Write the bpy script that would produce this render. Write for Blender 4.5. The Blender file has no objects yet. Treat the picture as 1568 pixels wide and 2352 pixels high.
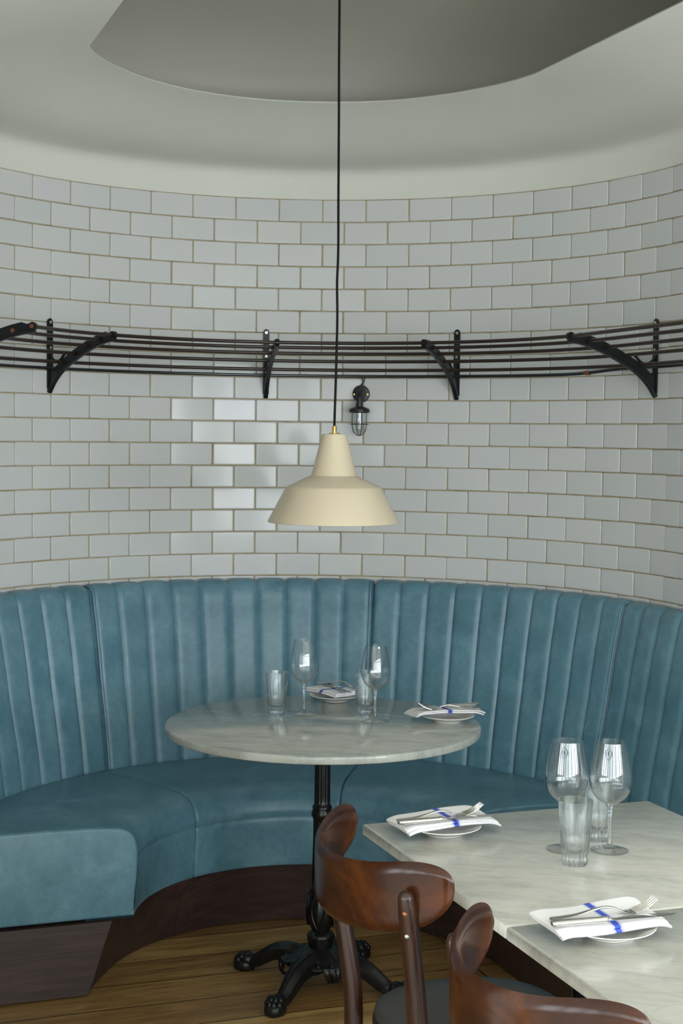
import bpy, bmesh, math, random
from math import sin, cos, pi, radians as R_, sqrt, acos
from mathutils import Vector, Matrix, noise as mnoise
random.seed(7)
SC = bpy.context.scene
COL = SC.collection

# ------------------------------------------------------------------ camera, light, exposure
TH = R_(19.69)                      # the booth is turned 19.7 degrees against the view
AX, AY = -0.0818, 4.1346            # centre of the round booth
WR = 1.1608                         # radius of the tiled wall
CT, ST = cos(TH), sin(TH)
def L(a, b, z=0.0):                 # booth coordinates -> world
    return Vector((AX + a*CT - b*ST, AY + a*ST + b*CT, z))

cam_d = bpy.data.cameras.new('camera'); cam = bpy.data.objects.new('camera', cam_d); COL.objects.link(cam)
pit, rol = -0.0519, 0.0114
fw = Vector((0, cos(pit), sin(pit))); up0 = Vector((0, -sin(pit), cos(pit))); rt0 = Vector((1, 0, 0))
rt = rt0*cos(rol) + up0*sin(rol); up = up0*cos(rol) - rt0*sin(rol)
cam.matrix_world = Matrix(((rt.x, up.x, -fw.x, 0), (rt.y, up.y, -fw.y, 0), (rt.z, up.z, -fw.z, 1.56), (0, 0, 0, 1)))
cam_d.sensor_fit = 'HORIZONTAL'; cam_d.sensor_width = 36.0; cam_d.lens = 3423.7/1568*36.0
cam_d.clip_start = 0.05; cam_d.clip_end = 60
SC.camera = cam

SC.view_settings.view_transform = 'Standard'
SC.view_settings.look = 'None'
SC.view_settings.gamma = 1.0
SC.view_settings.use_curve_mapping = False
SC.view_settings.exposure = 0.24

world = bpy.data.worlds.new('world'); SC.world = world; world.use_nodes = True
world.node_tree.nodes['Background'].inputs[0].default_value = (0.75, 0.86, 1.0, 1)
world.node_tree.nodes['Background'].inputs[1].default_value = 0.24

TILT = -6
def window_light(name, a, b, z, w, h, nrm_deg, power, color):
    d = bpy.data.lights.new(name, 'AREA'); d.shape = 'RECTANGLE'; d.size = w; d.size_y = h
    d.energy = power; d.color = color
    o = bpy.data.objects.new(name, d); COL.objects.link(o)
    o.location = L(a, b, z)
    o.rotation_euler = (R_(90 + TILT), 0, TH + R_(nrm_deg))      # -Z of the lamp looks into the room
    return o
DAY = (0.885, 0.955, 1.0)
FRONT_W = [(-3.75, 1.35), (-2.25, 1.35), (-0.75, 1.35), (0.75, 1.35), (2.1, 1.05)]
FW_POW = [30, 42, 55, 75, 65]
for i, (a, w) in enumerate(FRONT_W):
    window_light('window_and_fill_daylight', a, -5.60, 1.42, w, 1.44, 0, FW_POW[i], DAY)
for b in (-4.7, -3.5):
    window_light('window_and_fill_daylight', 2.82, b, 1.42, 0.95, 1.44, 90, 60, DAY)
for b in (-4.8, -3.6, -2.4):  # left-wall windows are added, unseen, as diffuse fill for the room
    window_light('window_and_fill_daylight', -4.66, b, 1.42, 0.95, 1.44, -90, 40, DAY)

for b_, p_ in ((-7.4, 260),):  # added lamp outside, facing up through the windows to lift the ceiling
    d = bpy.data.lights.new('added_ceiling_fill', 'AREA'); d.shape = 'RECTANGLE'; d.size = 8.5; d.size_y = 3.0; d.energy = p_; d.color = (0.98, 0.98, 0.96)
    o = bpy.data.objects.new('added_ceiling_fill', d); COL.objects.link(o); o.location = L(-0.9, b_, -0.15); o.rotation_euler = (pi, 0, TH)

# ------------------------------------------------------------------ materials
def mat(name, base=(0.8, 0.8, 0.8), rough=0.5, metal=0.0, **kw):
    m = bpy.data.materials.new(name); m.use_nodes = True
    b = m.node_tree.nodes['Principled BSDF']
    b.inputs['Base Color'].default_value = (*base, 1)
    b.inputs['Roughness'].default_value = rough
    b.inputs['Metallic'].default_value = metal
    for k, v in kw.items():
        b.inputs[k.replace('_', ' ')].default_value = v
    return m
def nd(m, t, **props):
    n = m.node_tree.nodes.new(t)
    for k, v in props.items(): setattr(n, k, v)
    return n
def lk(m, a, ao, b, bi): m.node_tree.links.new(a.outputs[ao], b.inputs[bi])
def bsdf(m): return m.node_tree.nodes['Principled BSDF']
def coords(m, scale=(1, 1, 1), out='Object', rot=(0, 0, 0)):
    t = nd(m, 'ShaderNodeTexCoord'); mp = nd(m, 'ShaderNodeMapping')
    mp.inputs['Scale'].default_value = scale; mp.inputs['Rotation'].default_value = rot
    lk(m, t, out, mp, 'Vector'); return mp
def noise_tex(m, src, scale, detail=4, rough=0.5, dist=0.0):
    n = nd(m, 'ShaderNodeTexNoise'); n.inputs['Scale'].default_value = scale
    n.inputs['Detail'].default_value = detail; n.inputs['Roughness'].default_value = rough
    n.inputs['Distortion'].default_value = dist
    if src: lk(m, src, 0, n, 'Vector')
    return n
def ramp(m, src, out, stops):
    r = nd(m, 'ShaderNodeValToRGB'); e = r.color_ramp.elements
    while len(e) > 1: e.remove(e[-1])
    e[0].position = stops[0][0]; e[0].color = (*stops[0][1], 1)
    for p, c in stops[1:]:
        x = e.new(p); x.color = (*c, 1)
    lk(m, src, out, r, 'Fac'); return r
def bump(m, src, out, strength, dist, prev=None):
    b = nd(m, 'ShaderNodeBump'); b.inputs['Strength'].default_value = strength; b.inputs['Distance'].default_value = dist
    lk(m, src, out, b, 'Height')
    if prev: lk(m, prev, 0, b, 'Normal')
    lk(m, b, 0, bsdf(m), 'Normal'); return b
def mixc(m, f, fo, a, ao, b, bo, mode='MIX'):
    x = nd(m, 'ShaderNodeMix', data_type='RGBA', blend_type=mode)
    if f is None: x.inputs[0].default_value = fo
    else: lk(m, f, fo, x, 0)
    if a is None: x.inputs[6].default_value = (*ao, 1)
    else: lk(m, a, ao, x, 6)
    if b is None: x.inputs[7].default_value = (*bo, 1)
    else: lk(m, b, bo, x, 7)
    return x

# glazed tile: every tile its own faint tone, slow ripples in the glaze
M_TILE = mat('glazed_tile', (0.58, 0.60, 0.58), 0.10)
g = nd(M_TILE, 'ShaderNodeNewGeometry')
rr = ramp(M_TILE, g, 'Random Per Island', [(0.0, (0.56, 0.575, 0.562)), (0.3, (0.585, 0.588, 0.572)), (0.55, (0.578, 0.58, 0.578)), (0.8, (0.592, 0.592, 0.576)), (1.0, (0.585, 0.580, 0.586))])
lk(M_TILE, rr, 0, bsdf(M_TILE), 'Base Color')
cN = coords(M_TILE)
n1 = noise_tex(M_TILE, cN, 22, 1, 0.4, 0.2)
bump(M_TILE, n1, 'Fac', 0.018, 0.003); bsdf(M_TILE).inputs['Specular IOR Level'].default_value = 0.26
M_GROUT = mat('sand_grout', (0.36, 0.31, 0.21), 0.9)
cN = coords(M_GROUT); n1 = noise_tex(M_GROUT, cN, 14, 5, 0.6)
rr = ramp(M_GROUT, n1, 'Fac', [(0.3, (0.27, 0.22, 0.125)), (0.5, (0.38, 0.315, 0.19)), (0.75, (0.44, 0.37, 0.235))]); lk(M_GROUT, rr, 0, bsdf(M_GROUT), 'Base Color')

M_PLASTER = mat('cream_plaster', (0.70, 0.67, 0.57), 0.75)
cN = coords(M_PLASTER); n1 = noise_tex(M_PLASTER, cN, 60, 4, 0.6); n2 = noise_tex(M_PLASTER, cN, 3, 3, 0.5)
rr = ramp(M_PLASTER, n2, 'Fac', [(0.3, (0.65, 0.65, 0.585)), (0.7, (0.68, 0.675, 0.61))]); lk(M_PLASTER, rr, 0, bsdf(M_PLASTER), 'Base Color')
bump(M_PLASTER, n1, 'Fac', 0.08, 0.002)
M_RECESS_SHADE = mat('shade_toned_recess_plaster', (0.52, 0.505, 0.44), 0.8)  # same plaster as the ceiling, with the recess's shade put into the colour
M_WALLPAINT = mat('wall_paint', (0.74, 0.73, 0.68), 0.8)

# leather
def leather(name, c0, c1, c2, rough=0.36):
    m = mat(name, c1, rough)
    cN = coords(m)
    n1 = noise_tex(m, cN, 7, 6, 0.62, 0.6); n2 = noise_tex(m, cN, 46, 3, 0.6, 0.4)
    rr = ramp(m, n1, 'Fac', [(0.30, c0), (0.5, c1), (0.72, c2)])
    r2 = ramp(m, n2, 'Fac', [(0.35, (0.88, 0.9, 0.9)), (0.65, (1.08, 1.06, 1.05))])
    x = mixc(m, None, 1.0, rr, 0, r2, 0, 'MULTIPLY'); lk(m, x, 2, bsdf(m), 'Base Color')
    n3 = noise_tex(m, cN, 420, 2, 0.6); b0 = bump(m, n3, 'Fac', 0.10, 0.0006)
    bump(m, n1, 'Fac', 0.12, 0.006, b0)
    r3 = ramp(m, n1, 'Fac', [(0.3, (rough-.04,)*3), (0.7, (rough+.08,)*3)]); lk(m, r3, 0, bsdf(m), 'Roughness')
    bsdf(m).inputs['Specular IOR Level'].default_value = 0.5
    return m
M_LEATHER = leather('teal_leather', (0.076, 0.176, 0.230), (0.102, 0.219, 0.282), (0.150, 0.283, 0.348))
M_THREAD = mat('dark_thread', (0.055, 0.13, 0.165), 0.7)
M_PAD = leather('black_leather', (0.035, 0.032, 0.030), (0.042, 0.038, 0.036), (0.055, 0.05, 0.047), 0.38)

# woods
def wood(name, c0, c1, c2, scale, rough, grain_axis='X', ring=6.0, bumpd=0.0005, coat=0.0):
    m = mat(name, c1, rough)
    sc = {'X': (0.06, 1, 1), 'Z': (1, 1, 0.08), 'Y': (1, 0.06, 1)}[grain_axis]
    cN = coords(m, tuple(s*scale for s in sc))
    n1 = noise_tex(m, cN, 3.2, 8, 0.65, 1.2); n2 = noise_tex(m, cN, 22, 6, 0.7, 0.4)
    rr = ramp(m, n1, 'Fac', [(0.30, c0), (0.5, c1), (0.70, c2)])
    r2 = ramp(m, n2, 'Fac', [(0.35, (0.72, 0.72, 0.72)), (0.6, (1.1, 1.1, 1.1))])
    x = mixc(m, None, 0.7, rr, 0, r2, 0, 'MULTIPLY'); lk(m, x, 2, bsdf(m), 'Base Color')
    bump(m, n2, 'Fac', 0.15, bumpd)
    bsdf(m).inputs['Coat Weight'].default_value = coat; bsdf(m).inputs['Coat Roughness'].default_value = 0.12
    return m
M_PLINTH = wood('dark_walnut_board', (0.022, 0.012, 0.010), (0.037, 0.021, 0.018), (0.065, 0.037, 0.030), 9, 0.42, 'X')
M_CHAIR = wood('chair_frame_wood', (0.016, 0.006, 0.004), (0.028, 0.010, 0.006), (0.050, 0.017, 0.009), 10, 0.28, 'Z', coat=0.15)
M_CHAIR_FIG = wood('chair_panel_wood', (0.017, 0.0045, 0.002), (0.036, 0.0095, 0.0028), (0.082, 0.022, 0.0045), 1.8, 0.2, 'X', coat=0.0)
bsdf(M_CHAIR_FIG).inputs['Specular IOR Level'].default_value = 0.32
bsdf(M_CHAIR).inputs['Specular IOR Level'].default_value = 0.35
# oak floor boards along the booth's long axis
M_FLOOR = mat('oak_boards', (0.30, 0.18, 0.07), 0.42)
tc = nd(M_FLOOR, 'ShaderNodeTexCoord')
mp = nd(M_FLOOR, 'ShaderNodeMapping'); lk(M_FLOOR, tc, 'Object', mp, 'Vector'); mp.inputs['Location'].default_value = (0.48, -0.008, 0)
br = nd(M_FLOOR, 'ShaderNodeTexBrick'); lk(M_FLOOR, mp, 0, br, 'Vector')
br.inputs['Scale'].default_value = 1.0; br.inputs['Brick Width'].default_value = 1.45; br.inputs['Row Height'].default_value = 0.168
br.inputs['Mortar Size'].default_value = 0.0024; br.inputs['Mortar Smooth'].default_value = 0.15; br.inputs['Bias'].default_value = 0.0
br.offset = 0.31; br.offset_frequency = 1
br.inputs['Color1'].default_value = (0.22, 0.22, 0.22, 1); br.inputs['Color2'].default_value = (1, 1, 1, 1); br.inputs['Mortar'].default_value = (0.5, 0.5, 0.5, 1)
sep = nd(M_FLOOR, 'ShaderNodeSeparateColor'); lk(M_FLOOR, br, 'Color', sep, 0)
comb = nd(M_FLOOR, 'ShaderNodeCombineXYZ'); mu = nd(M_FLOOR, 'ShaderNodeMath', operation='MULTIPLY'); mu.inputs[1].default_value = 37.0
lk(M_FLOOR, sep, 0, mu, 0); lk(M_FLOOR, mu, 0, comb, 'Z')
vadd = nd(M_FLOOR, 'ShaderNodeVectorMath', operation='ADD'); lk(M_FLOOR, mp, 0, vadd, 0); lk(M_FLOOR, comb, 0, vadd, 1)
mg = nd(M_FLOOR, 'ShaderNodeMapping'); mg.inputs['Scale'].default_value = (1.2, 15, 1); lk(M_FLOOR, vadd, 0, mg, 'Vector')
gn = noise_tex(M_FLOOR, mg, 1.6, 8, 0.65, 1.5); fn = noise_tex(M_FLOOR, mg, 9, 6, 0.7, 0.5)
rg = ramp(M_FLOOR, gn, 'Fac', [(0.30, (0.22, 0.125, 0.042)), (0.48, (0.37, 0.235, 0.085)), (0.66, (0.50, 0.345, 0.145))])
rf = ramp(M_FLOOR, fn, 'Fac', [(0.34, (0.60, 0.56, 0.52)), (0.55, (1.05, 1.05, 1.05))])
x1 = mixc(M_FLOOR, None, 0.75, rg, 0, rf, 0, 'MULTIPLY')
rb = ramp(M_FLOOR, sep, 0, [(0.2, (0.62, 0.50, 0.42)), (0.6, (0.95, 0.90, 0.84)), (1.0, (1.2, 1.18, 1.1))])
x2 = mixc(M_FLOOR, None, 1.0, x1, 2, rb, 0, 'MULTIPLY')
x3 = mixc(M_FLOOR, br, 'Fac', x2, 2, None, (0.02, 0.012, 0.006)); lk(M_FLOOR, x3, 2, bsdf(M_FLOOR), 'Base Color')
bb = bump(M_FLOOR, fn, 'Fac', 0.12, 0.0006)
inv = nd(M_FLOOR, 'ShaderNodeMath', operation='SUBTRACT'); inv.inputs[0].default_value = 1; lk(M_FLOOR, br, 'Fac', inv, 1)
bump(M_FLOOR, inv, 0, 0.5, 0.0012, bb)

# marble
def marble(name, c_light, c_mid, c_vein, rough):
    m = mat(name, c_light, rough)
    cN = coords(m, (1, 1, 1), rot=(0, 0, 0.6))
    st = nd(m, 'ShaderNodeMapping'); st.inputs['Scale'].default_value = (1.0, 2.6, 1.0); lk(m, cN, 0, st, 'Vector')
    n1 = noise_tex(m, st, 7, 6, 0.6, 0.35); n2 = noise_tex(m, st, 9, 5, 0.6, 0.4)
    rr = ramp(m, n1, 'Fac', [(0.30, c_mid), (0.52, c_light), (0.75, tuple(min(1, c*1.06) for c in c_light))])
    v = ramp(m, n2, 'Fac', [(0.36, (1, 1, 1)), (0.45, (0.93, 0.93, 0.93)), (0.49, tuple(c_vein)), (0.53, (0.93, 0.93, 0.93)), (0.62, (1, 1, 1))])
    x = mixc(m, None, 0.28, rr, 0, v, 0, 'MULTIPLY'); lk(m, x, 2, bsdf(m), 'Base Color')
    return m
M_MARBLE = marble('pale_marble', (0.575, 0.562, 0.51), (0.46, 0.455, 0.415), (0.62, 0.63, 0.62), 0.16)
M_MARBLE_R = marble('grey_marble', (0.43, 0.44, 0.40), (0.31, 0.325, 0.295), (0.60, 0.61, 0.59), 0.12)

M_IRON = mat('black_cast_iron', (0.005, 0.005, 0.005), 0.25, 0.0, Specular_IOR_Level=0.4)
cN = coords(M_IRON); n1 = noise_tex(M_IRON, cN, 180, 3, 0.6); bump(M_IRON, n1, 'Fac', 0.15, 0.0008)
M_IRON_DUSTY = mat('dusty_cast_iron', (0.015, 0.014, 0.013), 0.34)
cN = coords(M_IRON_DUSTY); n1 = noise_tex(M_IRON_DUSTY, cN, 55, 5, 0.7)
rr = ramp(M_IRON_DUSTY, n1, 'Fac', [(0.5, (0.006, 0.006, 0.006)), (0.66, (0.014, 0.012, 0.010)), (0.8, (0.06, 0.05, 0.035))]); lk(M_IRON_DUSTY, rr, 0, bsdf(M_IRON_DUSTY), 'Base Color')
bsdf(M_IRON_DUSTY).inputs['Specular IOR Level'].default_value = 0.4; bump(M_IRON_DUSTY, n1, 'Fac', 0.2, 0.0015)
M_RACK = mat('black_painted_iron', (0.008, 0.009, 0.010), 0.36, Specular_IOR_Level=0.3)
M_RAIL = mat('brown_patina_tube', (0.034, 0.021, 0.015), 0.36, 0.2, Specular_IOR_Level=0.35)
M_PIPE = mat('black_conduit', (0.010, 0.011, 0.012), 0.3)
M_COPPER = mat('aged_copper', (0.32, 0.12, 0.06), 0.38, 0.9)
M_SCREWST = mat('steel_screw', (0.45, 0.47, 0.42), 0.35, 0.9)
M_BRASS = mat('brushed_brass', (0.75, 0.49, 0.16), 0.28, 1.0)
M_BRONZE = mat('dark_bronze', (0.016, 0.015, 0.015), 0.42, 0.2)
M_CREAM = mat('cream_enamel', (0.63, 0.535, 0.39), 0.26)
M_WHITE_IN = mat('white_enamel', (0.78, 0.77, 0.72), 0.35)
M_CORD = mat('black_cord', (0.006, 0.006, 0.006), 0.7, Specular_IOR_Level=0.2)
M_PORC = mat('white_porcelain', (0.78, 0.77, 0.72), 0.13)
M_STEEL = mat('polished_steel', (0.66, 0.64, 0.60), 0.16, 1.0)
M_BULBCAP = mat('bulb_socket', (0.35, 0.40, 0.50), 0.3, 0.5)
def glass(name, col, rough=0.0, ior=1.47):
    m = bpy.data.materials.new(name); m.use_nodes = True; nt = m.node_tree; nt.nodes.clear()
    o = nt.nodes.new('ShaderNodeOutputMaterial'); gl = nt.nodes.new('ShaderNodeBsdfGlass')
    gl.inputs['Color'].default_value = (*col, 1); gl.inputs['Roughness'].default_value = rough; gl.inputs['IOR'].default_value = ior
    nt.links.new(gl.outputs[0], o.inputs[0]); return m
def thin_glass(name, col, boost=1.0):
    m = bpy.data.materials.new(name); m.use_nodes = True; nt = m.node_tree; nt.nodes.clear()
    o = nt.nodes.new('ShaderNodeOutputMaterial'); t = nt.nodes.new('ShaderNodeBsdfTransparent'); gl = nt.nodes.new('ShaderNodeBsdfGlossy')
    f0 = nt.nodes.new('ShaderNodeLayerWeight'); f0.inputs['Blend'].default_value = 0.5
    f1 = nt.nodes.new('ShaderNodeMath'); f1.operation = 'POWER'; f1.inputs[1].default_value = 3.6; nt.links.new(f0.outputs['Facing'], f1.inputs[0])
    f = nt.nodes.new('ShaderNodeMath'); f.operation = 'MULTIPLY_ADD'; f.inputs[1].default_value = 0.9; f.inputs[2].default_value = 0.045; nt.links.new(f1.outputs[0], f.inputs[0])
    mu = nt.nodes.new('ShaderNodeMath'); mu.operation = 'MULTIPLY'; mu.inputs[1].default_value = boost; mu.use_clamp = True
    mx = nt.nodes.new('ShaderNodeMixShader')
    t.inputs[0].default_value = (*col, 1); gl.inputs['Roughness'].default_value = 0.015
    nt.links.new(f.outputs[0], mu.inputs[0]); nt.links.new(mu.outputs[0], mx.inputs[0])
    nt.links.new(t.outputs[0], mx.inputs[1]); nt.links.new(gl.outputs[0], mx.inputs[2]); nt.links.new(mx.outputs[0], o.inputs[0])
    return m
def mixed_glass(name, col, thin, f):          # refractive glass that also lets light straight through, as real tableware does
    m = thin.copy(); m.name = name; nt = m.node_tree; o = [n_ for n_ in nt.nodes if n_.type == 'OUTPUT_MATERIAL'][0]; src = o.inputs[0].links[0].from_socket
    gl = nt.nodes.new('ShaderNodeBsdfGlass'); gl.inputs['Color'].default_value = (*col, 1); gl.inputs['IOR'].default_value = 1.47; gl.inputs['Roughness'].default_value = 0.0
    mx = nt.nodes.new('ShaderNodeMixShader'); mx.inputs[0].default_value = f
    nt.links.new(gl.outputs[0], mx.inputs[1]); nt.links.new(src, mx.inputs[2]); nt.links.new(mx.outputs[0], o.inputs[0]); return m
M_BOWL = thin_glass('thin_bowl_glass', (0.985, 0.99, 0.99), 1.35)
M_GLASS = mixed_glass('clear_glass', (0.995, 0.998, 0.995), M_BOWL, 0.25)
M_TUMBLER = mixed_glass('tumbler_glass', (0.975, 0.995, 0.99), thin_glass('tumbler_thin', (0.975, 0.985, 0.98), 1.7), 0.68)
M_BULB = thin_glass('bulb_glass', (0.93, 0.95, 0.94), 1.3)
# napkin: white cloth with a blue stripe woven across its middle
M_NAPKIN = mat('white_napkin', (0.82, 0.81, 0.82), 0.85)
tcn = nd(M_NAPKIN, 'ShaderNodeTexCoord'); sx = nd(M_NAPKIN, 'ShaderNodeSeparateXYZ'); lk(M_NAPKIN, tcn, 'Object', sx, 0)
sh = nd(M_NAPKIN, 'ShaderNodeMath', operation='ABSOLUTE')
of = nd(M_NAPKIN, 'ShaderNodeMath', operation='SUBTRACT'); of.inputs[1].default_value = 0.006; lk(M_NAPKIN, sx, 0, of, 0); lk(M_NAPKIN, of, 0, sh, 0)
sc_ = nd(M_NAPKIN, 'ShaderNodeMath', operation='MULTIPLY'); sc_.inputs[1].default_value = 50.0; lk(M_NAPKIN, sh, 0, sc_, 0)
WHT = (0.82, 0.81, 0.82); BLU = (0.055, 0.10, 0.52)
rr = ramp(M_NAPKIN, sc_, 0, [(0.0, BLU), (0.27, WHT), (0.35, BLU), (0.40, WHT)]); rr.color_ramp.interpolation = 'CONSTANT'
lk(M_NAPKIN, rr, 0, bsdf(M_NAPKIN), 'Base Color')
cN = coords(M_NAPKIN); n1 = noise_tex(M_NAPKIN, cN, 900, 2, 0.6); bump(M_NAPKIN, n1, 'Fac', 0.2, 0.0004)

# ------------------------------------------------------------------ helpers
class MB:
    def __init__(s): s.v = []; s.f = []; s.m = []
    def add(s, vs, fs, mi=0):
        o = len(s.v); s.v += [tuple(p) for p in vs]; s.f += [tuple(i+o for i in f) for f in fs]; s.m += [mi]*len(fs); return s
    def grid(s, rows, closed_u=False, closed_v=False, mi=0, flip=False):
        n, k = len(rows), len(rows[0]); vs = [p for r in rows for p in r]; fs = []
        for i in range(n if closed_v else n-1):
            i2 = (i+1) % n
            for j in range(k if closed_u else k-1):
                j2 = (j+1) % k; q = (i*k+j, i*k+j2, i2*k+j2, i2*k+j)
                fs.append(q[::-1] if flip else q)
        return s.add(vs, fs, mi)
    def box(s, c, d, rz=0, mi=0):
        cx, cy, cz = c; dx, dy, dz = [t/2 for t in d]; vs = []
        for z in (-dz, dz):
            for x, y in ((-dx, -dy), (dx, -dy), (dx, dy), (-dx, dy)):
                vs.append((cx + x*cos(rz) - y*sin(rz), cy + x*sin(rz) + y*cos(rz), cz+z))
        return s.add(vs, [(3, 2, 1, 0), (4, 5, 6, 7), (0, 1, 5, 4), (1, 2, 6, 5), (2, 3, 7, 6), (3, 0, 4, 7)], mi)
    def lathe(s, prof, n=32, c=(0, 0, 0), mod=None, mi=0, cap=True, flip=False):
        rows = []
        for i, (r, z) in enumerate(prof):
            row = []
            for k in range(n):
                t = 2*pi*k/n; q = r*(mod(t, r, z, i) if mod else 1.0)
                row.append((c[0]+q*cos(t), c[1]+q*sin(t), c[2]+z))
            rows.append(row)
        s.grid(rows, closed_u=True, mi=mi, flip=flip)
        return s
    def tube(s, pts, rad, n=10, mi=0, cap=True, closed=False, flat=None):
        pts = [Vector(p) for p in pts]; N = len(pts)
        rad = rad if isinstance(rad, (list, tuple)) else [rad]*N
        t0 = (pts[1]-pts[0]).normalized(); ref = Vector((0, 0, 1)) if abs(t0.z) < 0.9 else Vector((1, 0, 0))
        nn = (ref - t0*ref.dot(t0)).normalized(); rows = []
        for i in range(N):
            if closed: t = (pts[(i+1) % N]-pts[i-1]).normalized()
            else: t = (pts[min(i+1, N-1)]-pts[max(i-1, 0)]).normalized()
            nn = (nn - t*nn.dot(t)).normalized(); bb_ = t.cross(nn)
            fx = flat if flat else 1.0
            rows.append([pts[i] + (nn*cos(2*pi*k/n)*fx + bb_*sin(2*pi*k/n))*rad[i] for k in range(n)])
        s.grid(rows, closed_u=True, closed_v=closed, mi=mi)
        if cap and not closed:
            o = len(s.v) - N*n
            s.f.append(tuple(o+k for k in range(n))[::-1]); s.m.append(mi)
            s.f.append(tuple(o+(N-1)*n+k for k in range(n))); s.m.append(mi)
        return s
    def sphere(s, c, r, n=16, mi=0, sc=(1, 1, 1)):
        rows = []
        for i in range(n//2+1):
            p = pi*i/(n//2); p = min(max(p, 1e-3), pi-1e-3)
            rows.append([(c[0]+r*sc[0]*sin(p)*cos(2*pi*k/n), c[1]+r*sc[1]*sin(p)*sin(2*pi*k/n), c[2]-r*sc[2]*cos(p)) for k in range(n)])
        return s.grid(rows, closed_u=True, mi=mi)
    def build(s, name, mats, parent=None, smooth=True, angle=35, loc=None, rz=None, fix=True):
        me = bpy.data.meshes.new(name); me.from_pydata(s.v, [], s.f)
        mats = mats if isinstance(mats, (list, tuple)) else [mats]
        for m in mats: me.materials.append(m)
        me.polygons.foreach_set('material_index', s.m)
        if fix:
            b = bmesh.new(); b.from_mesh(me); bmesh.ops.remove_doubles(b, verts=b.verts, dist=1e-6)
            bmesh.ops.recalc_face_normals(b, faces=b.faces); b.to_mesh(me); b.free()
        if smooth:
            me.polygons.foreach_set('use_smooth', [True]*len(me.polygons)); me.set_sharp_from_angle(angle=R_(angle))
        me.update()
        o = bpy.data.objects.new(name, me); COL.objects.link(o)
        if parent: o.parent = parent
        if loc is not None: o.location = loc
        if rz is not None: o.rotation_euler = (0, 0, rz)
        return o
def tag(o, label=None, cat=None, group=None, kind=None):
    if label: o['label'] = label
    if cat: o['category'] = cat
    if group: o['group'] = group
    if kind: o['kind'] = kind
    return o
def thing(name, label, cat, a, b, z=0.0, rz=0.0, group=None):
    o = bpy.data.objects.new(name, None); COL.objects.link(o); o.empty_display_size = 0.1
    o.location = L(a, b, z); o.rotation_euler = (0, 0, TH + rz)
    return tag(o, label, cat, group)
def copy_tree(o, parent=None):
    c = o.copy(); COL.objects.link(c)
    if parent: c.parent = parent
    for ch in list(o.children): copy_tree(ch, c)
    return c
def structure(mb, name, mats, **kw):
    o = mb.build(name, mats, loc=(AX, AY, 0), rz=TH, **kw); o['kind'] = 'structure'; return o
def catmull(pts, n):
    pts = [Vector(p) for p in pts]; P = [pts[0]*2-pts[1]] + pts + [pts[-1]*2-pts[-2]]; out = []
    segs = len(pts)-1
    for i in range(n):
        t = i/(n-1)*segs; k = min(int(t), segs-1); f = t-k; a, b, c, d = P[k:k+4]
        out.append(0.5*((2*b)+(c-a)*f+(2*a-5*b+4*c-d)*f*f+(3*b-a-3*c+d)*f**3))
    return out
def path(q, r):                       # q = run along the wall, r = distance from the booth's axis
    h = WR*pi/2
    if abs(q) <= h: return (r*sin(q/WR), r*cos(q/WR))
    sg = 1 if q > 0 else -1
    return (sg*r, -(abs(q)-h))
H90 = WR*pi/2
def qd(deg): return WR*R_(deg)

# ------------------------------------------------------------------ floor
mb = MB(); mb.add([(-4.6, -1.9, 0), (2.8, -1.9, 0), (2.8, 1.6, 0), (-4.6, 1.6, 0)], [(0, 1, 2, 3)])
structure(mb, 'floor', M_FLOOR, smooth=False)
M_BOUNCE_FLOOR = mat('added_bounce_floor', (0.74, 0.72, 0.66), 0.6)  # unseen front floor, made pale to bounce light up to the ceiling
mb = MB(); mb.add([(-4.6, -5.6, 0), (2.8, -5.6, 0), (2.8, -1.9, 0), (-4.6, -1.9, 0)], [(0, 1, 2, 3)])
structure(mb, 'floor_front', M_BOUNCE_FLOOR, smooth=False)

# ------------------------------------------------------------------ tiled wall (one mesh: grout bed and raised glazed tiles)
mb = MB(); ZT = 2.3835; PZ = 0.078; PW = 0.153
qs = [-H90-1.6, -H90] + [-H90 + (2*H90)*i/96 for i in range(1, 96)] + [H90, H90+2.6]
mb.grid([[(*path(q, WR+0.0006), z) for q in qs] for z in (0.0, 0.9, 2.3845)], mi=0)
q0 = qd(-52.69+19.69)
def tile(qc, zc, w, h):
    ta, tb = random.gauss(0, 0.0045), random.gauss(0, 0.004); lift = random.uniform(-0.0002, 0.0004)
    if abs(qc) <= H90: t = (cos(qc/WR), -sin(qc/WR)); nrm = (-sin(qc/WR), -cos(qc/WR))
    else:
        sg = 1 if qc > 0 else -1; t = (0, -sg); nrm = (-sg, 0)
    cx, cy = path(qc, WR)
    def ring(hw, hh, c, d):
        o = []
        for x, z in ((-hw+c, -hh), (hw-c, -hh), (hw, -hh+c), (hw, hh-c), (hw-c, hh), (-hw+c, hh), (-hw, hh-c), (-hw, -hh+c)):
            dd = d + lift + (ta*x + tb*z)
            o.append((cx + t[0]*x + nrm[0]*dd, cy + t[1]*x + nrm[1]*dd, zc+z))
        return o
    hw, hh = w/2, h/2
    rows = [ring(hw, hh, .003, -.002), ring(hw, hh, .003, .0034), ring(hw-.0009, hh-.0009, .003, .0044), ring(hw-.0024, hh-.0024, .003, .0050), ring(hw-.0032, hh-.0032, .003, .0051), ring(hw-.0046, hh-.0046, .003, .0051)]
    mb.grid(rows, closed_u=True, mi=1)
    o = len(mb.v)-8; mb.f.append(tuple(o+k for k in range(8))); mb.m.append(1)
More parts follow.
